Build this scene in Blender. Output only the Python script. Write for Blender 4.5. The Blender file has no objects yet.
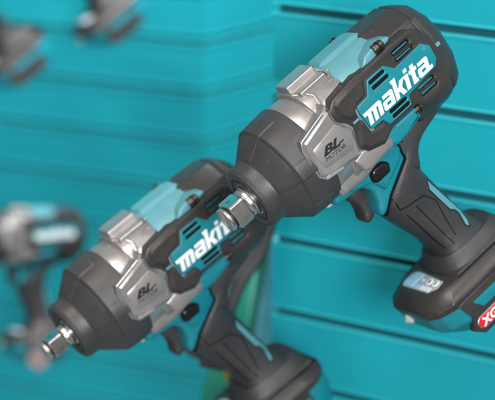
import bpy, bmesh, math, random
from mathutils import Vector, Matrix, Euler
random.seed(4)
R = math.radians
sc = bpy.context.scene
COL = sc.collection

# ------------------------------------------------------------------ camera, world, lamps, exposure
cd = bpy.data.cameras.new("camera"); cam = bpy.data.objects.new("camera", cd); COL.objects.link(cam)
cam.location = (0, 0, 1.6); cam.rotation_euler = (R(70), 0, 0)
cd.sensor_width = 36; cd.lens = 119.13; cd.clip_start = 0.05; cd.clip_end = 50
cd.dof.use_dof = True; cd.dof.focus_distance = 1.195; cd.dof.aperture_fstop = 4.8
sc.camera = cam

w = bpy.data.worlds.new("World"); sc.world = w; w.use_nodes = True
nt = w.node_tree; bg = nt.nodes["Background"]
tc = nt.nodes.new("ShaderNodeTexCoord"); sx = nt.nodes.new("ShaderNodeSeparateXYZ"); cr = nt.nodes.new("ShaderNodeValToRGB")
mp = nt.nodes.new("ShaderNodeMapRange"); mp.inputs[1].default_value = -1; mp.inputs[2].default_value = 1
nt.links.new(tc.outputs["Generated"], sx.inputs[0]); nt.links.new(sx.outputs["Z"], mp.inputs[0]); nt.links.new(mp.outputs[0], cr.inputs[0])
cr.color_ramp.elements[0].position = 0.15; cr.color_ramp.elements[0].color = (0.008, 0.16, 0.10, 1)
cr.color_ramp.elements[1].position = 0.6; cr.color_ramp.elements[1].color = (0.62, 0.60, 0.58, 1)
nt.links.new(cr.outputs[0], bg.inputs[0]); bg.inputs[1].default_value = 0.40

def lamp(name, loc, target, size, sizey, power, color):
    d = bpy.data.lights.new(name, 'AREA'); d.shape = 'RECTANGLE'; d.size = size; d.size_y = sizey; d.energy = power; d.color = color
    o = bpy.data.objects.new(name, d); COL.objects.link(o); o.location = loc
    o.rotation_euler = (Vector(target) - Vector(loc)).to_track_quat('-Z', 'Y').to_euler()
    return o
lamp("ceiling_and_fill_lamp", (-0.9, 0.3, 3.1), (0, 1.3, 1.1), 0.8, 0.4, 21, (1.0, 0.90, 0.80))
lamp("ceiling_and_fill_lamp", (0.5, -0.1, 3.0), (0, 1.3, 1.1), 0.45, 0.45, 11, (1.0, 0.95, 0.90))
lamp("ceiling_and_fill_lamp", (0.42, -1.3, 2.0), (0, 1.5, 1.0), 0.7, 0.6, 68, (0.95, 0.97, 1.0))  # front fill added behind the camera, no ceiling fixture there
lamp("added_wall_fill", (0.75, 0.75, 2.5), (-0.25, 2.4, 0.95), 0.4, 0.4, 3, (1.0, 0.96, 0.92))  # added fill aimed at the return and far walls
w3 = lamp("added_wall_fill", (0.20, 1.76, 2.3), (-0.15, 2.3, 0.80), 0.25, 0.25, 21, (0.98, 0.98, 1.0)); w3.data.spread = R(130)  # unseen fill added behind the near board's plane to brighten the far walls

sc.view_settings.view_transform = 'Standard'; sc.view_settings.look = 'None'
sc.view_settings.exposure = 0.15; sc.view_settings.gamma = 1

# ------------------------------------------------------------------ materials
def mat(name, col, rough=0.5, metal=0.0, noise=0.0, nscale=300, bump=0.0, bscale=900, coat=0.0, spec=0.5, rvar=0.08, dust=0.0):
    m = bpy.data.materials.new(name); m.use_nodes = True
    n = m.node_tree.nodes; l = m.node_tree.links; b = n["Principled BSDF"]
    b.inputs["Base Color"].default_value = (*col, 1); b.inputs["Metallic"].default_value = metal
    b.inputs["Roughness"].default_value = rough; b.inputs["Coat Weight"].default_value = coat; b.inputs["Coat Roughness"].default_value = 0.15
    b.inputs["Specular IOR Level"].default_value = spec
    t = n.new("ShaderNodeTexCoord")
    def noi(scale, det=4):
        x = n.new("ShaderNodeTexNoise"); x.inputs["Scale"].default_value = scale; x.inputs["Detail"].default_value = det
        l.new(t.outputs["Object"], x.inputs["Vector"]); return x
    if noise > 0:
        x = noi(nscale); mx = n.new("ShaderNodeMix"); mx.data_type = 'RGBA'; mx.blend_type = 'MULTIPLY'
        mx.inputs[0].default_value = 1; mx.inputs[6].default_value = (*col, 1)
        rp = n.new("ShaderNodeMapRange"); rp.inputs[1].default_value = .3; rp.inputs[2].default_value = .7
        rp.inputs[3].default_value = 1 - noise; rp.inputs[4].default_value = 1 + noise
        l.new(x.outputs["Fac"], rp.inputs[0]); l.new(rp.outputs[0], mx.inputs[7]); l.new(mx.outputs[2], b.inputs["Base Color"])
    if dust > 0:
        x = noi(420, 3); rp = n.new("ShaderNodeMapRange"); rp.inputs[1].default_value = .66; rp.inputs[2].default_value = .74; rp.inputs[4].default_value = dust
        mx = n.new("ShaderNodeMix"); mx.data_type = 'RGBA'; mx.inputs[7].default_value = (.22, .21, .20, 1)
        src = b.inputs["Base Color"].links[0].from_socket if b.inputs["Base Color"].is_linked else None
        if src: l.new(src, mx.inputs[6])
        else: mx.inputs[6].default_value = (*col, 1)
        l.new(x.outputs["Fac"], rp.inputs[0]); l.new(rp.outputs[0], mx.inputs[0]); l.new(mx.outputs[2], b.inputs["Base Color"])
    if rvar > 0:
        x = noi(60, 5); rp = n.new("ShaderNodeMapRange"); rp.inputs[1].default_value = .3; rp.inputs[2].default_value = .7
        rp.inputs[3].default_value = max(0.02, rough - rvar); rp.inputs[4].default_value = rough + rvar
        l.new(x.outputs["Fac"], rp.inputs[0]); l.new(rp.outputs[0], b.inputs["Roughness"])
    if bump > 0:
        x = noi(bscale, 2); bp = n.new("ShaderNodeBump"); bp.inputs["Strength"].default_value = bump; bp.inputs["Distance"].default_value = 0.0004
        l.new(x.outputs["Fac"], bp.inputs["Height"]); l.new(bp.outputs[0], b.inputs["Normal"])
    return m
M = dict(
    wall=mat("teal_slat_board", (0.004, 0.335, 0.410), 0.48, noise=.05, nscale=7, bump=.15, bscale=500, rvar=.05),
    wall_lip=mat("pale_teal_slot_lip", (0.03, 0.48, 0.56), 0.3),
    wall_dark=mat("shaded_slot_inside", (0.003, 0.11, 0.135), 0.6),  # board teal darkened, painting the shade inside the slots
    rubber=mat("charcoal_elastomer", (0.033, 0.032, 0.034), 0.48, noise=.15, nscale=40, bump=.6, bscale=1100, dust=.18),
    cone=mat("grey_cone_rubber", (0.043, 0.042, 0.043), 0.42, noise=.15, nscale=35, bump=.3, bscale=1300, dust=.2, rvar=.1),
    black=mat("charcoal_plastic", (0.033, 0.030, 0.029), 0.36, noise=.12, nscale=40, bump=.3, bscale=1500, dust=.14, rvar=.1),
    gloss=mat("gloss_black_plastic", (0.01, 0.01, 0.011), 0.15),
    dark=mat("vent_shade_and_seam_plastic", (0.004, 0.005, 0.006), 0.8, spec=.15),  # near-black paints the shade behind vents; also used for seams, moulded lines
    teal=mat("teal_plastic", (0.007, 0.19, 0.235), 0.33, noise=.06, nscale=50, bump=.2, bscale=1700),
    teal_top=mat("pale_teal_and_lit_top_plastic", (0.10, 0.29, 0.335), 0.33, noise=.06, nscale=50, bump=.2, bscale=1700),  # lit look of the top cover painted in; also colours pale insets and stripes
    silver=mat("cast_silver", (0.47, 0.445, 0.435), 0.31, metal=0.75, noise=.08, nscale=45, bump=.10, bscale=1600, rvar=.09),
    silver_line=mat("bright_edge_silver", (0.60, 0.61, 0.63), 0.25, metal=0.9),
    steel=mat("polished_steel", (0.78, 0.76, 0.73), 0.24, metal=1.0, noise=.12, nscale=90, bump=.12, bscale=350, rvar=.1),
    screw=mat("dark_steel_screw", (0.09, 0.07, 0.06), 0.38, metal=0.8, noise=.2, nscale=200),
    white=mat("white_print", (0.86, 0.88, 0.88), 0.4),
    print_=mat("black_print", (0.012, 0.012, 0.014), 0.45),
    red=mat("red_label", (0.62, 0.012, 0.03), 0.35),
    panel=mat("grey_membrane_panel", (0.34, 0.37, 0.40), 0.3),
    blue=mat("pale_blue_film", (0.33, 0.58, 0.80), 0.25),
    key=mat("white_membrane_key", (0.75, 0.78, 0.80), 0.35),
    lens=mat("clear_lamp_lens", (0.45, 0.50, 0.48), 0.06, spec=.9),
    led=mat("warm_led_chip", (0.85, 0.80, 0.45), 0.2),
    mint=mat("mint_green_plastic", (0.008, 0.20, 0.14), 0.4, noise=.08, nscale=12),
    sky=mat("pale_blue_acrylic", (0.10, 0.38, 0.47), 0.3, noise=.08, nscale=12),
    yellow=mat("yellow_card", (0.5, 0.34, 0.03), 0.5),
    tagm=mat("beige_card", (0.26, 0.20, 0.19), 0.6, noise=.1),
    silverred=mat("dull_pinkish_label", (0.42, 0.30, 0.31), 0.5),
)

# ------------------------------------------------------------------ mesh helpers (millimetres in, metres out)
def finish(me, m, name, parent, bevel=0.0, smooth=35, seg=2):
    me.name = name; me.materials.clear(); me.materials.append(m)
    for p in me.polygons: p.use_smooth = True
    me.set_sharp_from_angle(angle=R(smooth))
    o = bpy.data.objects.new(name, me); COL.objects.link(o)
    if parent: o.parent = parent
    if bevel:
        b = o.modifiers.new("edge", 'BEVEL'); b.width = bevel / 1000; b.segments = seg; b.limit_method = 'ANGLE'; b.angle_limit = R(28); b.harden_normals = True
    return o

def from_bm(bm, name, m, parent, bevel=0.0, smooth=35, seg=2, recalc=True):
    if recalc: bmesh.ops.recalc_face_normals(bm, faces=bm.faces)
    me = bpy.data.meshes.new(name); bm.to_mesh(me); bm.free()
    for v in me.vertices: v.co *= 0.001
    return finish(me, m, name, parent, bevel, smooth, seg)

def fillet(pts, r, seg=3):
    out = []; n = len(pts)
    for i in range(n):
        p0, p, p1 = Vector(pts[i-1]), Vector(pts[i]), Vector(pts[(i+1) % n])
        d0, d1 = (p0-p), (p1-p); k = min(r, d0.length*.45, d1.length*.45)
        a, b = p + d0.normalized()*k, p + d1.normalized()*k
        for j in range(seg+1):
            t = j/seg; out.append(tuple((a*(1-t)**2 + p*2*t*(1-t) + b*t*t)))
    return out

def curve_mesh(splines, depth, bevel, res=2):
    cu = bpy.data.curves.new("c", 'CURVE'); cu.dimensions = '2D'; cu.fill_mode = 'BOTH'
    for pts in splines:
        s = cu.splines.new('POLY'); s.points.add(len(pts)-1)
        for i, p in enumerate(pts): s.points[i].co = (p[0], p[1], 0, 1)
        s.use_cyclic_u = True
    cu.extrude = max(depth/2 - bevel, 0.001)
    if bevel: cu.bevel_depth = bevel; cu.offset = -bevel; cu.bevel_resolution = res
    o = bpy.data.objects.new("c", cu); COL.objects.link(o)
    dg = bpy.context.evaluated_depsgraph_get(); dg.update()
    me = bpy.data.meshes.new_from_object(o.evaluated_get(dg))
    bpy.data.objects.remove(o); bpy.data.curves.remove(cu)
    bm = bmesh.new(); bm.from_mesh(me); bmesh.ops.remove_doubles(bm, verts=bm.verts, dist=0.002)
    bm.to_mesh(me); bm.free()
    return me

def plate(name, m, parent, outline, s0, s1, bevel=1.0, holes=(), r=0, smooth=30, res=2):
    """flat part outlined in the side plane (a, u), from width s0 to s1"""
    o = fillet(outline, r) if r else outline
    me = curve_mesh([o] + [list(h) for h in holes], abs(s1-s0), bevel, res)
    mid = (s0+s1)/2
    for v in me.vertices: v.co = Vector((v.co.x, v.co.z + mid, v.co.y))*0.001
    me.flip_normals()
    return finish(me, m, name, parent, 0, smooth)

def lathe(name, m, parent, prof, n=72, cs=0, cu=0, bevel=0, smooth=30, mod=None):
    """profile (a, r) spun about the tool axis"""
    bm = bmesh.new(); rings = []
    for a, r in prof:
        ring = []
        for i in range(n):
            t = 2*math.pi*i/n; rr = mod(a, r, t) if mod else r
            ring.append(bm.verts.new((a, cs + rr*math.cos(t), cu + rr*math.sin(t))))
        rings.append(ring)
    for A, B in zip(rings, rings[1:]):
        for i in range(n): bm.faces.new((A[i], A[(i+1) % n], B[(i+1) % n], B[i]))
    bm.faces.new(rings[0]); bm.faces.new(rings[-1])
    return from_bm(bm, name, m, parent, bevel, smooth)

def loft(name, m, parent, rings, bevel=0, smooth=40, seg=2):
    bm = bmesh.new(); RR = [[bm.verts.new(p) for p in r] for r in rings]; n = len(rings[0])
    for A, B in zip(RR, RR[1:]):
        for i in range(n): bm.faces.new((A[i], A[(i+1) % n], B[(i+1) % n], B[i]))
    bm.faces.new(RR[0]); bm.faces.new(RR[-1])
    return from_bm(bm, name, m, parent, bevel, smooth, seg)

def boxes(name, m, parent, lst, bevel=0.6):
    bm = bmesh.new()
    for a0, a1, s0, s1, u0, u1 in lst:
        bmesh.ops.create_cube(bm, size=1, matrix=Matrix.Translation(((a0+a1)/2, (s0+s1)/2, (u0+u1)/2)) @ Matrix.Diagonal((abs(a1-a0), abs(s1-s0), abs(u1-u0), 1)))
    return from_bm(bm, name, m, parent, bevel)

def sup(ca, ha, hs, u, n=40, e=3.0, du=0.0):
    """superellipse ring in the a/s plane at height u (du tilts it along a)"""
    out = []
    for i in range(n):
        t = 2*math.pi*i/n; c, s = math.cos(t), math.sin(t)
        x = ha*math.copysign(abs(c)**(2/e), c); y = hs*math.copysign(abs(s)**(2/e), s)
        out.append((ca + x, y, u + du*x/max(ha, 1)))
    return out

def text_mesh(body, size, shear=0.0, off=0.0, depth=0.3, sx=1.0):
    cu = bpy.data.curves.new("t", 'FONT'); cu.body = body; cu.size = size; cu.shear = shear; cu.offset = off; cu.extrude = depth/2; cu.resolution_u = 4
    o = bpy.data.objects.new("t", cu); COL.objects.link(o)
    dg = bpy.context.evaluated_depsgraph_get(); dg.update()
    me = bpy.data.meshes.new_from_object(o.evaluated_get(dg)); bpy.data.objects.remove(o); bpy.data.curves.remove(cu)
    for v in me.vertices: v.co.x *= sx
    return me

def side_letters(name, m, parent, me, a, u, s, rot=0.0):
    """lettering on the left side: reads towards the rear"""
    c, sn = math.cos(R(rot)), math.sin(R(rot))
    for v in me.vertices:
        x, y = v.co.x*c - v.co.y*sn, v.co.x*sn + v.co.y*c
        v.co = Vector((a - x, s + v.co.z, u + y))*0.001
    return finish(me, m, name, parent, 0, 30)

def tag(o, label, cat, group=None, kind=None):
    if label: o['label'] = label
    if cat: o['category'] = cat
    if group: o['group'] = group
    if kind: o['kind'] = kind
    return o

# ------------------------------------------------------------------ slatted display walls
PITCH = 0.0728
def slat_wall(name, label, origin, az, length, z_groove, zlo, zhi, thick=0.018):
    """board with horizontal slots; origin = corner point, az = direction it runs, front faces the viewer"""
    root = bpy.data.objects.new(name, None); COL.objects.link(root)
    root.location = (origin[0], origin[1], 0); root.rotation_euler = (0, 0, R(az)); tag(root, label, "display wall")
    grooves = []; z = z_groove
    while z - PITCH > zlo: z -= PITCH
    while z < zhi: grooves.append(z*1000); z += PITCH
    prof = [(0, zhi*1000)]
    for g in reversed(grooves):
        prof += [(0, g+5.2), (0.8, g+4.4), (5, g+4.4), (5, g+9), (12, g+9), (12, g-8), (5, g-8), (5, g-4.4), (0.8, g-4.4), (0, g-5.2)]
    prof += [(0, zlo*1000), (thick*1000, zlo*1000), (thick*1000, zhi*1000)]
    L = length*1000; bm = bmesh.new()
    A = [bm.verts.new((0, y, z)) for y, z in prof]; B = [bm.verts.new((L, y, z)) for y, z in prof]; n = len(prof)
    for i in range(n): bm.faces.new((A[i], A[(i+1) % n], B[(i+1) % n], B[i]))
    bm.faces.new(A); bm.faces.new(list(reversed(B)))
    from_bm(bm, "board", M['wall'], root, smooth=20)
    bx = []
    for g in grooves:      # paler strips along the edges of each slot, standing a little proud
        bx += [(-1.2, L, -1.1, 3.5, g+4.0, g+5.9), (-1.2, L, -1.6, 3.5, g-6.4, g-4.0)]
    boxes("slot_lip", M['wall_lip'], root, bx, 0.5)
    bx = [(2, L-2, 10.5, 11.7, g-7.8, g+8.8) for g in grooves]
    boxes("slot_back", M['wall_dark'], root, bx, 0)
    return root
near = slat_wall("slatwall_panel", "near teal slatted board on the right with sharp dark slots, behind the two wrenches", (0.023, 1.422), -28, 0.62, 1.0456, 0.30, 1.75, 0.03)
slat_wall("slatwall_panel", "far blurred teal slatted wall filling the upper left behind the hanging tools", (-0.06-1.5*math.cos(R(20)), 2.21+1.5*math.sin(R(20))), -20, 1.5, 0.9567, -0.2, 1.9)
slat_wall("slatwall_panel", "narrow lighter teal slatted return wall between the far wall corner and the near board", (-0.06, 2.21), 44, 0.9, 0.9567, -0.2, 1.9)
bm = bmesh.new(); bmesh.ops.create_grid(bm, x_segments=1, y_segments=1, size=6000); fl = from_bm(bm, "floor", mat("grey_floor", (0.20, 0.21, 0.21), 0.5, noise=.15, nscale=3), None)
fl.location = (0, 2, -0.2); tag(fl, None, None, kind='structure')

# ------------------------------------------------------------------ the logo lettering (own outlines)
def logo_splines():
    X = 1.07; out = []
    def put(polys, x0):
        for p in polys: out.append([((x + x0 + 0.30*y)*X, y*1.0) for x, y in p])
    m = [[(-3.6,10.6),(-2.6,8.0),(0.2,8.0),(0.2,0),(3.5,0),(3.5,8.0),(5.2,8.0),(5.2,0),(8.4,0),(8.4,8.0),(10.1,8.0),(10.1,0),(13.4,0),(13.4,9.2),(12,10.6)]]
    a = [[(1,10.6),(9.2,10.6),(10.4,9.4),(10.4,0),(1.2,0),(0,1.2),(0,5.6),(1.2,6.6),(7.1,6.6),(7.1,8.2),(1,8.2)], [(3.2,4.5),(7.1,4.5),(7.1,2.2),(3.2,2.2)]]
    k = [[(0,0),(3.3,0),(3.3,3.9),(4.4,3.9),(6.6,0),(10.4,0),(7.2,5.4),(10.2,10.6),(6.5,10.6),(4.5,6.9),(3.3,6.9),(3.3,15),(-1.4,15),(-0.8,12.6),(0,12.6)]]
    i = [[(0,0),(3.3,0),(3.3,10.6),(-1.0,10.6),(-.6,8.2),(0,8.2)], [(0.2,12.2),(3.3,12.2),(3.3,14.6),(0.2,14.6)]]
    t = [[(1.8,0),(6.4,0),(6.4,2.4),(5.1,2.4),(5.1,8.2),(7,8.2),(7,10.6),(5.1,10.6),(5.1,13.6),(1.8,13.6),(1.8,10.6),(0,10.6),(0,8.2),(1.8,8.2)]]
    a2 = [[(1,10.6),(9.2,10.6),(10.4,9.4),(10.4,2.4),(13.2,2.4),(13.2,0),(1.2,0),(0,1.2),(0,5.6),(1.2,6.6),(7.1,6.6),(7.1,8.2),(1,8.2)], a[1]]
    x = 0
    for g, adv in ((m,14.6),(a,11.6),(k,11.2),(i,4.5),(t,7.6),(a2,13)):
        put(g, x); x += adv
    return out

# ------------------------------------------------------------------ the impact wrench
def octo(R_, a, n_=10, hs=38.6/45, sq=2.35, rot=0.0, cu=0):
    out = []
    for i in range(n_):
        t = 2*math.pi*(i+.5)/n_ + rot; c, s = math.cos(t), math.sin(t)
        out.append((a, hs*R_*math.copysign(abs(c)**(2/sq), c), cu + R_*math.copysign(abs(s)**(2/sq), s)))
    return out

def slot(a0, a1, u, h):       # long thin opening parallel to the axis
    k = h/2
    return [(a0, u-k*.4), (a0, u+k*.4), (a0+(1 if a1>a0 else -1)*k*.6, u+k), (a1-(1 if a1>a0 else -1)*k*.6, u+k), (a1, u+k*.4), (a1, u-k*.4), (a1-(1 if a1>a0 else -1)*k*.6, u-k), (a0+(1 if a1>a0 else -1)*k*.6, u-k)]

def make_wrench():
    T = bpy.data.objects.new("impact_wrench", None); COL.objects.link(T)
    # --- nose cone
    prof = [(-8, 13.5), (-1, 14), (-.4, 14.6), (-.4, 16.6), (-1.4, 17), (-1.4, 19.2), (0, 19.8), (0.6, 22.6), (-.4, 24.6), (-3.2, 26), (-10, 26.2), (-12.2, 26.8), (-14, 28.5), (-25, 37.6), (-27.5, 39.0),
            (-28.5, 40.6), (-29.6, 41.3), (-33, 41.6), (-50, 42.6), (-53.2, 42.4), (-54.2, 41.2), (-54.2, 36)]
    cone = lathe("nose_cone", M['cone'], T, prof, 96, smooth=24)
    # shallow raised shoulders moulded on the cone's flank
    def shoulder(t0, t1, a_tip, lift, a_end=-46):
        bm = bmesh.new(); rows = []
        def rad(a):
            for (x0, r0), (x1, r1) in zip(prof[10:], prof[11:]):
                if x1 <= a <= x0: return r0 + (r1-r0)*(x0-a)/(x0-x1+1e-9)
            return 41
        for a in (a_tip, a_tip-.8, -24, -27, -29, -33, -44, a_end):
            row = []
            for j in range(9):
                t = R(t0 + (t1-t0)*j/8); e = 0 if j in (0, 8) else 1
                h = lift*e if a not in (a_tip, a_end) else -.6
                if e == 0: h = -.6
                base = rad(a)
                if -30 < a <= -24: base = max(base, 40.2) if a < -29 else base
                row.append(bm.verts.new((a, (base+h)*math.cos(t), (base+h)*math.sin(t))))
            rows.append(row)
        for A, B in zip(rows, rows[1:]):
            for j in range(8): bm.faces.new((A[j], A[j+1], B[j+1], B[j]))
        o = from_bm(bm, "shoulder", M['cone'], cone, 0.5, 24)
        return o
    for t0, t1 in ((-3, 19), (-62, -34), (66, 82), (160, 184)): shoulder(t0, t1, -12.5 if t0 > -40 else -20, .7)
    # --- anvil
    def sq(a, h, c):
        p = [(h-c, h), (h, h-c), (h, -h+c), (h-c, -h), (-h+c, -h), (-h, -h+c), (-h, h-c), (-h+c, h)]
        ca, sa = math.cos(R(-2)), math.sin(R(-2))
        return [(a, x*ca - y*sa, x*sa + y*ca) for x, y in p]
    an = loft("anvil", M['steel'], T, [sq(3.6, 8.8, 4.4), sq(5.6, 9.5, 2.6), sq(7.0, 9.8, 1.3), sq(18.6, 9.8, 1.3), sq(19.1, 9.4, 2.2), sq(19.4, 8, 3.4)], .3, 30)
    lathe("shank", M['steel'], an, [(-9, 12.2), (1.2, 12.2), (2.0, 11.6), (4.4, 11.4), (5.4, 10.8), (7.0, 8.6)], 48, smooth=30)
    lathe("bushing", M['steel'], an, [(-6, 14.8), (-1.5, 14.8), (-1.0, 14.2), (-1.0, 12.8), (-6, 12.8)], 48)
    lathe("friction_ring", M['print_'], an, [(18.8, 8.2), (19.2, 9.2), (20.2, 9.6), (21.0, 9.3), (21.2, 8.2)], 40, smooth=60)
    lathe("tip", M['steel'], an, [(20.8, 8.4), (21.0, 9.5), (21.5, 9.9), (23.4, 9.9), (24.0, 9.5), (24.3, 8.7)], 48, smooth=30)
    boxes("engraved_mark", M['screw'], an, [(9.5+i*2.2, 10.7+i*2.2, -2.6 + (i % 2)*1.0, -1.4 + (i % 3)*1.1, 9.5, 9.88) for i in range(4)], 0)
    # --- gear housing
    gh = lathe("gear_housing", M['silver'], T, [(-50, 38), (-53.8, 40.8), (-55, 41.2), (-67, 40.8), (-68.2, 40.6), (-68.8, 38)], 80, smooth=26)
    loft("housing_barrel", M['silver'], gh, [octo(41, -68, 64, .95), octo(42.8, -69, 64, .92), octo(43.4, -70.2, 64, .9), octo(43.6, -96, 64, .89), octo(42.8, -101, 64, .89)], 0, 26)
    boxes("top_lug", M['silver'], gh, [(-70.5, -98, -14, 6, 36, 48.5)], 1.6)
    boxes("top_rib", M['silver'], gh, [(-72, -97.5, 7.5, 20, 34, 43.6)], 1.6)
    boxes("rib_edge", M['silver_line'], gh, [(-99.4, -97.4, -14, 24, 30, 45.2)], .6)
    # strap that climbs from the badge up over the housing
    def onr(a, t, r): return (a, .93*r*math.cos(R(t)), r*math.sin(R(t)))
    st = []
    for a, t, hw in ((-72, 34, 2.4), (-77, 44, 2.4), (-79.5, 55, 2.2), (-77, 62, 2.0), (-69.0, 74, .8)):
        rr = 45.5 if a < -50 else 44.8
        st.append([onr(a+hw, t-1, rr-6), onr(a+hw, t-1, rr-.8), onr(a+hw*.5, t, rr), onr(a-hw*.5, t+1, rr), onr(a-hw, t+1, rr-.8), onr(a-hw, t+1, rr-6)])
    loft("strap", M['silver_line'], gh, st, .5)
    # --- badge plate
    bp = plate("badge_plate", M['silver'], T, [(-74.5, 33), (-70.5, 29.5), (-43.5, 22.6), (-40.4, 17), (-40.0, -6.2), (-44.6, -11.4), (-75, -16), (-79, -11), (-82.5, 4), (-79, 10), (-75, 17.5), (-75.5, 30)], 22, 43.4, 3.2, res=0)
    plate("badge_field", M['silver'], bp, [(-47.5, 13.6), (-46.2, 12), (-46.8, -2.6), (-48, -3.9), (-74.6, -7), (-79.2, 4), (-77, 9.6), (-72.6, 17.2)], 41, 44.1, .9, res=1)
    plate("badge_lit_rim", M['silver_line'], bp, [(-39.9, 17.4), (-39.5, -6.6), (-44.2, -12.3), (-60, -14.6), (-60, -13.2), (-45, -10.7), (-41.0, -5.8), (-41.4, 16.6), (-44.4, 21.2), (-69.5, 28.0), (-69.5, 29.9), (-43.2, 23.5)], 34, 42.4, .5)  # brighter silver strip, the badge's lit bevel put into colour
    side_letters("badge_lettering", M['print_'], bp, text_mesh("BL", 8.6, .45, .36, .3, 1.7), -50.8, 4.0, 44.15, -4)
    side_letters("badge_lettering", M['print_'], bp, text_mesh("MOTOR", 4.1, .35, 0, .3, 1.3), -50.0, 0.0, 44.15, -4)
    boxes("badge_bar", M['print_'], bp, [(-66.5, -71, 44.0, 44.25, 3.6, 4.6)], 0)
    # --- lower silver arm
    la = plate("lower_arm", M['silver'], T, [(-70, -17), (-74, -29), (-79, -31), (-101, -28.5), (-104, -25), (-103.5, -17), (-86, -14)], 14, 39, 1.6, r=1)
    plate("arm_tab", M['silver_line'], la, [(-97, -28.6), (-103, -28), (-104.6, -22), (-98, -20.5)], 37, 39.8, .6)
    plate("lower_arm_far", M['silver'], T, [(-70, -17), (-74, -29), (-101, -28.5), (-104, -20), (-86, -14)], -39, -14, 1.6, r=1).name = "lower_arm"
    plate("housing_floor", M['silver'], T, [(-48, -20), (-52, -37), (-76, -38), (-104, -32), (-100, -15)], -30, 30, 3, r=2)
    # --- top cover, its paler teal stands for light falling on it
    def topsec(a, k=1.0, low=22):
        pts = [(-40, low), (-39.5, 27), (-30, 36), (-12, 43.5), (8, 44.4), (20, 41), (30, 34.5), (39, 27), (40, low)]
        return [(a, s*k, low + (u-low)*(k if u > low else 1)) for s, u in pts]
    tcov = loft("top_cover", M['teal_top'], T, [topsec(-99, .985), topsec(-100, 1), topsec(-132, 1.0), topsec(-139, .995)], 1.6, 30, 3)
    plate("cover_ear", M['teal_top'], tcov, [(-112, 28), (-122, 37), (-138, 40.5), (-148.5, 37.2), (-147, 34.5), (-139, 33)], 16, 36.2, 1.8, r=2)
    loft("cover_crest", M['teal_top'], tcov, [[(a, s, u) for s, u in ((-15, 40), (-11, z), (7, z), (17, 40))] for a, z in ((-101, 44.5), (-104, 46.2), (-136, 46.2), (-143, 43.5))], 1.2)
    def bolt(a, s, u, r, l, name="bolt"):
        b = lathe(name, M['screw'], T, [(a, r*.95), (a-.6, r), (a-l+1, r), (a-l, r*.8)], 24, s, u)
        lathe("washer", M['dark'], b, [(a-l*.45, r+.35), (a-l*.45-1, r+.35)], 24, s, u)
    bolt(-131.5, 36.4, 37.0, 3.8, 9); bolt(-133, 34.5, -21.5, 3.5, 9); bolt(-134, -28, 38, 3, 6)
    # --- motor housing (faceted barrel)
    mh = loft("motor_housing", M['black'], T, [octo(39, -92, 12), octo(41, -134, 12), octo(45.0, -137, 12), octo(45.4, -150, 12), octo(44.6, -172, 12), octo(43.6, -174, 12)], 2.0, 24, 3)
    rc = loft("rear_cover", M['black'], T, [octo(42.0, -171, 12, .88), octo(42.4, -174, 12, .88), octo(41.2, -180, 12, .88), octo(37.6, -185.5, 12, .88), octo(31, -190, 12, .88), octo(22, -193, 12, .88)], 1.6, 24, 3)
    loft("rear_band", M['rubber'], rc, [octo(42.2, -175.4, 12, .89), octo(42.6, -176, 12, .89), octo(42.0, -178.4, 12, .89), octo(41.4, -179, 12, .89)], .5, 24)
    plate("rear_stripe", M['teal_top'], rc, [(-168.5, 6), (-168.5, 8.6), (-179, 8.6), (-179, 6)], 33, 38.9, .4)
    # top seam ridge on barrel
    # --- armour around the name plate, both flanks
    up = [slot(-141, -157.5, 26.0, 3.6), slot(-141, -157.5, 20.4, 3.6)]
    lo = [slot(-143.5, -159.5, -8.6, 3.4), slot(-143.5, -159.5, -13.6, 3.4)]
    cover_out = [(-107, 33.5), (-82, 31), (-75, 26), (-75.5, 15.5), (-82, 9), (-84, 4), (-78.5, -11.5), (-84, -19), (-99, -23.5), (-111, -16.8), (-136, -16.8), (-142, -22), (-160, -26), (-174, -17), (-176, -4), (-175, 12), (-171, 26), (-162, 32.5), (-140, 33.5), (-128, 32.5), (-112, 32.5)]
    for sgn in (1, -1):
        so = (lambda a, b: (a, b) if sgn > 0 else (-b, -a))
        sc_ = plate("side_armour", M['black'], T, cover_out, *so(26, 40.2), 2.0, holes=up+lo, res=1)
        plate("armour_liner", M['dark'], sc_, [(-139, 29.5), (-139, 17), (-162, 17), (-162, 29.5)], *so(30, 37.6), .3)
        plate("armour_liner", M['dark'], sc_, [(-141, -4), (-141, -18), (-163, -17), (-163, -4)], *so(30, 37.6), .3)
        for (a0, a1, u) in ((-142, -156.6, 25.2), (-142, -156.6, 19.6), (-144.5, -158.5, -9.3), (-144.5, -158.5, -14.3)):
            plate("vent_fin", M['teal'], sc_, [(a0, u), (a1, u), (a1, u+1.1), (a0, u+1.1)], *so(37, 38.6), .2)
        # stepped facet in front of the plate
        plate("armour_facet", M['black'], sc_, [(-79.5, 27), (-84, 30), (-106, 31.5), (-111, 28.5), (-105, 17), (-96.5, 16.2), (-87, 8.5), (-78.5, 17)], *so(34, 43.2), 2.6, res=0)
        plate("armour_facet", M['black'], sc_, [(-87, 3), (-93, 6), (-94, -7), (-106, -8.5), (-110, -14.5), (-100, -21.5), (-85, -17), (-80.5, -11)], *so(34, 42.6), 2.2, res=0)
        # name plate
        no = [(-94.5, 14.5), (-93.5, 8), (-94.5, -5), (-96.5, -6.8), (-106, -6.8), (-109, -13.4), (-132, -13.0), (-134.5, -6.0), (-165, -3.2), (-169, 1.5), (-169.5, 12.5), (-164, 18.3), (-136, 17.3), (-129.5, 25.0), (-112, 25.0), (-106, 15.5)]
        npl = plate("name_plate", M['teal'], sc_, no, *so(37, 41.4), .7,
                    holes=[slot(-112.5, -128, 21.8, 2.9), slot(-112.5, -129, 16.9, 2.9), slot(-114, -131.5, -6.2, 2.9), slot(-114, -131.5, -10.6, 2.9)])
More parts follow.
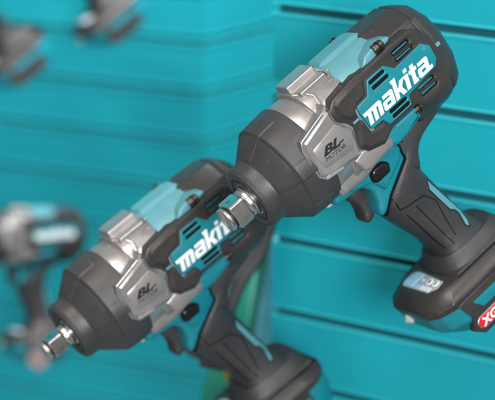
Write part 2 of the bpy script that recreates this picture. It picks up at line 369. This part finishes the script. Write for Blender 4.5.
        plate("plate_backing", M['dark'], sc_, [(-96, 12), (-97, -5), (-108, -6), (-111, -12), (-131, -12), (-134, -5), (-166, -2), (-167, 12), (-163, 16), (-136, 16), (-129, 24), (-113, 24), (-107, 13)], *so(38, 40.75), .05)
        plate("plate_rim", M['black'], sc_, [(x + (1.2 if x > -130 else -1.2), y + (1.1 if y > 5 else -1.1)) for x, y in no], *so(37, 40.5), .3)
        # pale bevel on the plate's front edge
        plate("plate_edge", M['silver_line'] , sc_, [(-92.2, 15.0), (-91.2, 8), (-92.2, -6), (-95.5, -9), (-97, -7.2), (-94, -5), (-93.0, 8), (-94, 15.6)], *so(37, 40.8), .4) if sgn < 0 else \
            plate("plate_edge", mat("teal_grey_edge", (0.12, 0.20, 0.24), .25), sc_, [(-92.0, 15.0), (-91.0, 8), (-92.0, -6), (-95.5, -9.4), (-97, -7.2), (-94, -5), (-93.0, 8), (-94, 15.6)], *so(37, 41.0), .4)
        plate("armour_chip", M['teal_top'], sc_, [(-85.5, 5.5), (-91, 5.5), (-91, 7.4), (-85.5, 7.4)], *so(39, 40.8), .3)
        if sgn > 0:
            me = curve_mesh(logo_splines(), 0.9, .12, 1)
            side_letters("lettering", M['white'], npl, me, -95.2, -3.4, 41.8, 1.2)
            side_letters("registered_mark", M['teal_top'], npl, text_mesh("®", 4.2, 0, 0, .2), -162.5, 12.2, 41.45, 0)
    # --- teal trigger housing and lower tube
    th = plate("trigger_housing", M['teal'], T, [(-46, -32), (-45, -40), (-48, -43), (-64, -43.5), (-71, -45.5), (-75.5, -52), (-74.5, -60), (-71, -67), (-70.5, -73), (-74.5, -74), (-88, -66), (-116, -50), (-118, -30), (-104, -18), (-78, -22)], -23, 23.5, 3.5, r=3)
    for sgn in (1, -1):
        so = (lambda a, b: (a, b) if sgn > 0 else (-b, -a))
        tt = plate("lower_tube", M['teal'], T, [(-101, -19), (-113, -17.8), (-134.5, -17.8), (-135.5, -27), (-118, -31), (-108, -32), (-101, -29.5)], *so(16, 38.3), 3.0, r=1)
        plate("tube_skirt", M['teal'], tt, [(-76, -30), (-110, -27), (-112, -40), (-108, -47), (-84, -58), (-78, -46), (-60, -40), (-56, -33)], *so(10, 27), 3.5, r=2)
    bb = plate("reverse_switch", M['gloss'], T, [(-79, -40), (-82, -36.5), (-92, -37.5), (-95.5, -41.5), (-93.5, -46.5), (-82, -46.5), (-79, -44)], -29, 29.5, 2.2, r=2)
    plate("switch_well", M['dark'], bb, [(-77.6, -40), (-81, -35.2), (-92.5, -36.2), (-97, -41), (-94.6, -47.8), (-81, -48), (-77.6, -45)], -27.4, 27.5, .5, r=2)
    plate("switch_ridge", M['gloss'], bb, [(-83, -40.2), (-91, -40.8), (-91, -42.8), (-83, -42.4)], 28, 30.3, .6)
    lathe("work_lamp", M['lens'], T, [(-42.5, 1.4), (-43.4, 2.6), (-45, 3.2), (-52, 3.4)], 20, 9, -41)
    # --- trigger
    tr = [(-60, -47), (-66, -44), (-76, -50), (-79, -62), (-74, -73), (-69.5, -76.5), (-64.2, -77.5), (-62.8, -73), (-65.2, -66.5), (-65.6, -60), (-63, -54)]
    trg = plate("trigger", M['rubber'], T, tr, -8.5, 9, 3.2, r=2)
    # --- grip
    G = [(-47, -118, 7, 24.6), (-52, -114.5, 9.5, 25.2), (-58, -107.25, 14.75, 25.4), (-65, -101.75, 19.75, 25.2), (-72, -99.35, 23.15, 24.2), (-84, -102.35, 22.85, 21), (-98, -106.7, 21.7, 19.8), (-112, -111, 20, 19.4), (-124, -114.75, 18.75, 20), (-134, -117.5, 20.5, 21.8), (-141, -119.5, 24.5, 24)]
    gr = loft("grip", M['rubber'], T, [sup(ca, ha, hs, u, 56, 3.2) for u, ca, ha, hs in G], 0, 40)
    def grip_s(a, u):
        q = G
        for (u0, c0, h0, w0), (u1, c1, h1, w1) in zip(q, q[1:]):
            if u1 <= u <= u0:
                t = (u0-u)/(u0-u1); ca, ha, hw = c0+(c1-c0)*t, h0+(h1-h0)*t, w0+(w1-w0)*t
                x = min(abs((a-ca)/ha), .985); return hw*(1-x**3.2)**(1/3.2)
        return 20
    def wrap(name, m, parent, outline, sgn, lift, depth=2.0):
        """thin skin laid on the curved flank of the grip"""
        bm = bmesh.new(); bm.faces.new([bm.verts.new((x, 0, y)) for x, y in outline])
        for ax, st in ((0, 1.5), (2, 4.0)):
            lo_, hi_ = min(p[ax//2] for p in outline), max(p[ax//2] for p in outline); v = lo_ + st
            while v < hi_:
                co = [0, 0, 0]; no_ = [0, 0, 0]; co[ax] = v; no_[ax] = 1
                bmesh.ops.bisect_plane(bm, geom=bm.verts[:]+bm.edges[:]+bm.faces[:], plane_co=co, plane_no=no_); v += st
        ex = bmesh.ops.extrude_face_region(bm, geom=bm.faces[:]); top = set(v for v in ex['geom'] if isinstance(v, bmesh.types.BMVert))
        for v in bm.verts: v.co.y = sgn*(grip_s(v.co.x, v.co.z) + (lift if v in top else -depth))
        return from_bm(bm, name, m, parent, 0, 40)
    # back of the grip sweeping up into the barrel
    plate("grip_neck", M['rubber'], T, [(-108, -34), (-134, -19), (-162, -22), (-166, -36), (-156, -42.5), (-142, -45.5), (-132, -49), (-125.5, -54.5), (-122.5, -61), (-119, -68), (-106, -64), (-100, -58), (-111, -49.5)], -24.0, 24.8, 8, r=5)
    plate("neck_seam", M['dark'], gr, [(-110.2, -49.0), (-84, -64), (-73.8, -73.4), (-73.0, -74.6), (-74.2, -75.0), (-84.8, -65.2), (-112, -50), (-113.2, -36.5), (-112, -35.5)], -24.4, 25.0, .2)
    # moulded lines on the near and far cheeks of the grip
    for sgn in (1, -1):
        so = (lambda a, b: (a, b) if sgn > 0 else (-b, -a))
        def strip(pts, s, wd=1.1, name="moulded_line", m=M['dark'], lift=.35):
            bm = bmesh.new()
            for (x0, y0, s0), (x1, y1, s1) in zip(pts, pts[1:]):
                d = Vector((x1-x0, y1-y0)).normalized()*wd/2; n = Vector((-d.y, d.x))
                q = [(x0-d.x*.5+n.x, s0, y0-d.y*.5+n.y), (x1+d.x*.5+n.x, s1, y1+d.y*.5+n.y), (x1+d.x*.5-n.x, s1, y1+d.y*.5-n.y), (x0-d.x*.5-n.x, s0, y0-d.y*.5-n.y)]
                f = [bm.verts.new((a, sgn*(b+lift), c)) for a, b, c in q]; g = [bm.verts.new((a, sgn*(b-2), c)) for a, b, c in q]
                bm.faces.new(f); bm.faces.new(list(reversed(g)))
                for i in range(4): bm.faces.new((f[i], g[i], g[(i+1) % 4], f[(i+1) % 4]))
            return from_bm(bm, name, m, gr, 0)
        gp = wrap("grip_pad", M['rubber'], gr, fillet([(-85.5, -83), (-87, -81.5), (-107.5, -85.5), (-113.8, -95), (-111.5, -127), (-107.5, -133.5), (-99, -133.5)], .8), sgn, .55)
        def line(pts, wd=.9, lift=.62):
            for (x0, y0), (x1, y1) in zip(pts, pts[1:]):
                d = Vector((x1-x0, y1-y0)).normalized()*wd/2; n = Vector((-d.y, d.x))
                wrap("moulded_line", M['dark'], gr, [(x0-d.x+n.x, y0-d.y+n.y), (x1+d.x+n.x, y1+d.y+n.y), (x1+d.x-n.x, y1+d.y-n.y), (x0-d.x-n.x, y0-d.y-n.y)], sgn, lift)
        line([(-89, -88), (-100.5, -132)]); line([(-98.5, -86.5), (-107.6, -132)])
        line([(-84.6, -66.5), (-86.2, -80.4), (-108.2, -84.4), (-115, -94.6), (-112.6, -127.5)], lift=.12)
        gi = wrap("grip_inset", M['teal_top'], gr, fillet([(-118.5, -78.3), (-115.6, -84.7), (-121.4, -109.6), (-125.0, -113.0), (-126.6, -118.0), (-124.6, -128.0), (-126.0, -130.4), (-128.4, -126.7), (-129.0, -117.6), (-127.6, -110.8)], .6), sgn, .35)
        wrap("inset_border", M['dark'], gr, fillet([(-118.5, -76.4), (-114.6, -84.7), (-120.6, -110.4), (-124.2, -113.6), (-125.6, -118.0), (-123.4, -128.4), (-126.2, -132), (-129.3, -127), (-130.0, -117.4), (-128.6, -110.2)], .6), sgn, .12)
    # --- flange and foot
    def fo(u, i, fi=0, hs=40.5, a0=-53, a1=-163, c=17, rr=27, ri=None):
        x0, x1, y = a0 - i - fi, a1 + (i if ri is None else ri), hs - i
        p = [(x0-c*1.05, -y), (x0-c*.35, -y+c*.4), (x0, -y+c), (x0, y-c), (x0-c*.35, y-c*.4), (x0-c*1.05, y)]
        for k in range(9):
            t = math.pi/2*k/8; p.append((x1+rr-rr*math.sin(t), y-rr+rr*math.cos(t)))
        for k in range(9):
            t = math.pi/2*(8-k)/8; p.append((x1+rr-rr*math.sin(t), -y+rr-rr*math.cos(t)))
        return [(a, s, u) for a, s in p]
    foot = loft("foot", M['black'], T, [fo(-149.8, 10.5, 3, ri=15), fo(-150.8, 8, 3, ri=9), fo(-153.4, 5, 2.2, ri=5), fo(-158.5, .8, .3, ri=1.6), fo(-160.5, 0), fo(-165.5, .5)], .8, 24, 2)
    loft("flange", M['rubber'], T, [sup(-121.4, 29, 24, -138, 56, 3), sup(-121.8, 31, 26.0, -141.5, 56, 3), sup(-121.8, 33, 28.0, -145, 56, 3.1), sup(-121.6, 34, 29.4, -148, 56, 3.2), sup(-121.6, 34.4, 30.0, -153, 56, 3.3)], 0, 50)
    plate("foot_rail", M['rubber'], foot, [(-92, -148.6), (-152, -148.6), (-158, -152), (-158, -157), (-88, -157)], -30.5, 30.5, 2.0, r=2)
    plate("foot_seam", M['dark'], foot, [(-90, -150.4), (-157, -150.4), (-157, -151.6), (-90, -151.6)], -32.6, 32.6, .1)
    # control panel on the front of the foot's top face
    def top_plate(name, m, parent, pts, u0, u1, bev=.4, r=0):
        me = curve_mesh([fillet(pts, r) if r else pts], abs(u1-u0), bev)
        for v in me.vertices: v.co = Vector((v.co.x, v.co.y, v.co.z + (u0+u1)/2))*0.001
        return finish(me, m, name, parent, 0, 30)
    cp = top_plate("control_panel", M['panel'], foot, [(-67.6, -19), (-67.6, 17), (-74, 23.5), (-82.4, 22), (-85.5, -18), (-82, -22.5), (-73, -23)], -152, -149.6, .5, 1.5)
    top_plate("panel_frame", M['rubber'], cp, [(-66.4, -20), (-66.4, 18), (-73.5, 25.2), (-83.6, 23.6), (-87, -19), (-83, -24), (-72.4, -24.4)], -152.4, -150.0, .5, 1.5)
    top_plate("panel_film", M['blue'], cp, [(-69, -20), (-69, -7), (-84, -6), (-84, -17), (-81, -21), (-73.6, -21.6)], -150, -149.35, .1, 1)
    top_plate("panel_film", M['blue'], cp, [(-69, -5), (-69, 4), (-73, 4), (-73, -5)], -150, -149.4, .1, .5)
    for y in (7.6, 16.2):
        top_plate("panel_key", M['key'], cp, [(-78.2 + 3.5*math.cos(t*math.pi/8), y + 3.4*math.sin(t*math.pi/8)) for t in range(16)], -150, -149.2, .15)
    top_plate("key_mark", M['print_'], cp, [(-78.2 + 1.9*math.cos(t*math.pi/5), 7.6 + 1.1*math.sin(t*math.pi/5)) for t in range(10)], -149.4, -149.1, 0)
    top_plate("key_mark", M['print_'], cp, [(-76.4, 15.6), (-80, 15.6), (-80, 16.8), (-76.4, 16.8)], -149.4, -149.1, 0)
    for i in range(4): top_plate("level_bar", M['key'], cp, [(-68.8, 5+i*3.4), (-68.8, 6.8+i*3.4), (-73.2, 6.8+i*3.4), (-73.2, 5+i*3.4)], -149.9, -149.35, 0)
    top_plate("panel_symbol", M['key'], cp, [(-77, -2), (-78, 2.4), (-79, -1), (-80, -2), (-79, -3), (-78, -3)], -149.9, -149.4, 0)
    # --- battery
    bt = loft("battery", M['teal'], T, [fo(-164.5, 1.6, -1), fo(-168, 1.3, -.4), fo(-180, 1.6, 1.5), fo(-190, 3.5, 11), fo(-197, 5.5, 17)], 1.8, 30, 3)
    for sgn in (1, -1):
        so = (lambda a, b: (a, b) if sgn > 0 else (-b, -a))
        fr = plate("battery_frame", M['black'], bt, [(-73.5, -164.6), (-78, -163.6), (-133, -163.6), (-134, -197.5), (-81, -197.5), (-73.5, -190), (-78.5, -179)], *so(34, 40.9), .7)
        plate("side_window", M['teal'], fr, [(-85.2, -169.8), (-131, -169.8), (-131, -178.6), (-91.5, -178.6)], *so(38, 41.3), .3)
        plate("battery_label", M['silver_line'], fr, [(-78.6, -186.2), (-82.6, -183.0), (-130, -183.0), (-130, -193.6), (-83.5, -193.6), (-78.8, -191)], *so(38, 41.2), .2)
        rl = plate("red_sticker", M['red'], fr, [(-79.6, -186.5), (-83, -183.8), (-129, -183.8), (-129, -192.8), (-84, -192.8), (-79.8, -190.5)], *so(38, 41.5), .15)
        if sgn > 0: side_letters("sticker_lettering", M['white'], rl, text_mesh("XGT", 9.4, .15, .26, .3, 1.15), -82.6, -191.8, 41.55, 0)
    ll = lathe("foot_lamp", M['lens'], foot, [(-51, 1.5), (-51.8, 3.2), (-53.6, 4.6), (-57, 5.2), (-60, 5.2)], 24, -12, -171.5)
    lathe("lamp_chip", M['led'], ll, [(-50.6, .8), (-51.2, 1.6), (-53, 1.7)], 16, -12, -171.5)
    return T

GRP = "teal and black impact wrenches on display"
wr = make_wrench()
tag(wr, "large sharp impact wrench in front, its battery foot cut off by the right edge", "impact wrench", GRP)
wr.location = (0.0011, 1.1276, 1.1896); wr.rotation_euler = (R(12.95), R(30.87), R(-146.47))

def copy_tree(o, parent=None, plain=False):
    if plain and o.name.split('.')[0] in ("red_sticker", "battery_label"): return
    c = o.copy(); COL.objects.link(c)
    if parent: c.parent = parent
    for ch in list(o.children): copy_tree(ch, c, plain)
    return c
def place(label, loc, rot, s=1.0, plain=False):
    c = copy_tree(wr, None, plain); c.location = loc; c.rotation_euler = [R(x) for x in rot]; c.scale = (s, s, s); c['label'] = label; return c
second = place("second impact wrench, slightly blurred, behind and lower left of the sharp one", (-0.1435, 1.1926, 1.0529), (10.85, 27.11, -145.23))
for ch in second.children:      # this one carries the smaller square drive
    if ch.name.startswith("anvil"): ch.scale = (1, .78, .78)
place("blurred battery foot and dark grip of a tool cut off by the top edge", (-0.3315, 2.026, 1.173), (12.95, 30.87, -146.47), .9, True)
place("blurred battery foot of a tool cut off by the upper left edge", (-0.455, 2.008, 1.122), (12.95, 30.87, -146.47), .9, True)
place("small strongly blurred silver and black power tool below, left of the second wrench", (-0.350, 1.915, 0.849), (14, -7, -150), 0.80, True)

# ------------------------------------------------------------------ things half hidden behind the second wrench
def ribbon(name, m, parent, path, wid, thick, face=(-0.35, -0.9, 0.25), bevel=3):
    """thick moulded band following a world-space path (metres)"""
    P = [Vector(p)*1000 for p in path]; n = Vector(face).normalized(); rings = []
    for i, p in enumerate(P):
        d = (P[min(i+1, len(P)-1)] - P[max(i-1, 0)]).normalized(); sd = d.cross(n).normalized(); k = wid[i]/2 if isinstance(wid, (list, tuple)) else wid/2; nn = sd.cross(d)
        rings.append([tuple(p + sd*k + nn*thick/2), tuple(p - sd*k + nn*thick/2), tuple(p - sd*k - nn*thick/2), tuple(p + sd*k - nn*thick/2)])
    return loft(name, m, parent, rings, bevel, 40, 3)
def smooth_path(pts, k=5):
    out = []
    for i in range(len(pts)-1):
        p0, p1, p2, p3 = [Vector(pts[max(0, min(len(pts)-1, j))]) for j in (i-1, i, i+1, i+2)]
        for t in [q/k for q in range(k)]:
            out.append(tuple(0.5*((2*p1) + (p2-p0)*t + (2*p0-5*p1+4*p2-p3)*t*t + (3*p1-p0-3*p2+p3)*t**3)))
    out.append(tuple(pts[-1])); return out
e = bpy.data.objects.new("tool_holster", None); COL.objects.link(e)
tag(e, "black curved holster with a teal stripe behind the second wrench's grip, beside the near board", "holster")
pth = smooth_path([(0.016, 1.403, 1.100), (0.012, 1.400, 1.066), (0.004, 1.395, 1.042), (-0.011, 1.388, 1.020), (-0.021, 1.38, 0.996), (-0.028, 1.37, 0.970), (-0.034, 1.361, 0.940)])
ribbon("strap", M['rubber'], e, pth, [28-i*.25 for i in range(len(pth))], 14)
pth = smooth_path([(-0.0195, 1.372, 1.034), (-0.0215, 1.369, 1.016), (-0.024, 1.366, 0.996), (-0.026, 1.362, 0.980)])
ribbon("stripe", M['teal_top'], e, pth, 9, 8, bevel=2)

e = bpy.data.objects.new("moulded_case", None); COL.objects.link(e)
tag(e, "mint green case with pale blue side, beside the near board behind the second wrench", "case")
pth = smooth_path([(0.010, 1.50, 1.030), (0.002, 1.49, 0.990), (-0.003, 1.48, 0.960), (-0.010, 1.47, 0.925), (-0.022, 1.455, 0.890), (-0.034, 1.44, 0.850)])
ribbon("shell", M['mint'], e, pth, 30, 26, bevel=9)
pth = smooth_path([(0.020, 1.54, 1.000), (0.016, 1.52, 0.950), (0.010, 1.50, 0.900), (0.0, 1.48, 0.860)])
ribbon("side", M['sky'], e, pth, 30, 10, bevel=4)
e = bpy.data.objects.new("tool_hook", None); COL.objects.link(e)
tag(e, "dark hook with a pale blue top edge, left of the second wrench's grip", "hook")
ribbon("arm", M['rubber'], e, smooth_path([(-0.062, 1.39, 0.966), (-0.052, 1.385, 0.950), (-0.036, 1.38, 0.944), (-0.018, 1.375, 0.936)]), 13, 10, bevel=3)
ribbon("edge", M['sky'], e, smooth_path([(-0.052, 1.375, 0.964), (-0.036, 1.37, 0.958), (-0.018, 1.365, 0.948)]), 5, 8, bevel=1.5)
# yellow tag tucked by the second wrench's foot
c = boxes("yellow_tag", M['yellow'], None, [(-6, 6, -.6, .6, -9, 9)], .4); c.location = (-0.014, 1.352, 0.934); c.rotation_euler = (R(-15), R(-25), R(-10))
tag(c, "small yellow tag peeping out just behind the second wrench's foot", "tag")
# hanging card below the small blurred tool
e = bpy.data.objects.new("hang_tag", None); COL.objects.link(e); e.location = (-0.262, 1.856, 0.712); e.rotation_euler = (R(-10), 0, R(-10))
tag(e, "blurred beige hang tag dangling below the small tool at the lower left", "hang tag")
bm = bmesh.new(); ring = []
for i in range(24):
    t = 2*math.pi*i/24; ring.append(bm.verts.new((13*math.cos(t), 0, 13*math.sin(t))))
f = bm.faces.new(ring); ex = bmesh.ops.extrude_face_region(bm, geom=[f]); bmesh.ops.translate(bm, verts=[v for v in ex['geom'] if isinstance(v, bmesh.types.BMVert)], vec=(0, 1.6, 0))
from_bm(bm, "card", M['tagm'], e, .3)
boxes("cord", M['tagm'], e, [(-6, -3, 0, 1.6, 12, 42), (3, 6, 0, 1.6, 12, 42)], .4)

# ------------------------------------------------------------------ steel pegs that carry the two near wrenches (parts of the near board)
def peg(tool_loc, tool_rot, local, name="peg"):
    Mx = Euler([R(x) for x in tool_rot]).to_matrix(); p = Vector(tool_loc) + Mx @ (Vector(local)*0.001)
    c = Vector((0.023, 1.422, 0)); n = Vector((math.sin(R(-28)), -math.cos(R(-28)), 0)); d = (p - Vector((0, 0, 1.6))).normalized()
    q = p + d*((c - p).dot(n)/d.dot(n)); inv = Matrix.Translation(near.location) @ Euler((0, 0, R(-28))).to_matrix().to_4x4(); inv = inv.inverted()
    a, b = (inv @ p)*1000, (inv @ q)*1000; ax = (b-a).normalized(); u = ax.orthogonal().normalized(); v = ax.cross(u)
    rings = [[tuple(o_ + (u*math.cos(2*math.pi*k/16) + v*math.sin(2*math.pi*k/16))*r_) for k in range(16)] for o_, r_ in ((a - ax*6, 3.5), (b - ax*3, 3.5), (b - ax*3, 9), (b + ax*1, 9))]
    loft(name, M['screw'], near, rings, 0, 40)
peg((0.0011, 1.1276, 1.1896), (12.95, 30.87, -146.47), (-140, -30, 0))
peg((0.0011, 1.1276, 1.1896), (12.95, 30.87, -146.47), (-118, -16, -100))
peg((-0.1435, 1.1926, 1.0529), (10.85, 27.11, -145.23), (-146, -20, -168))
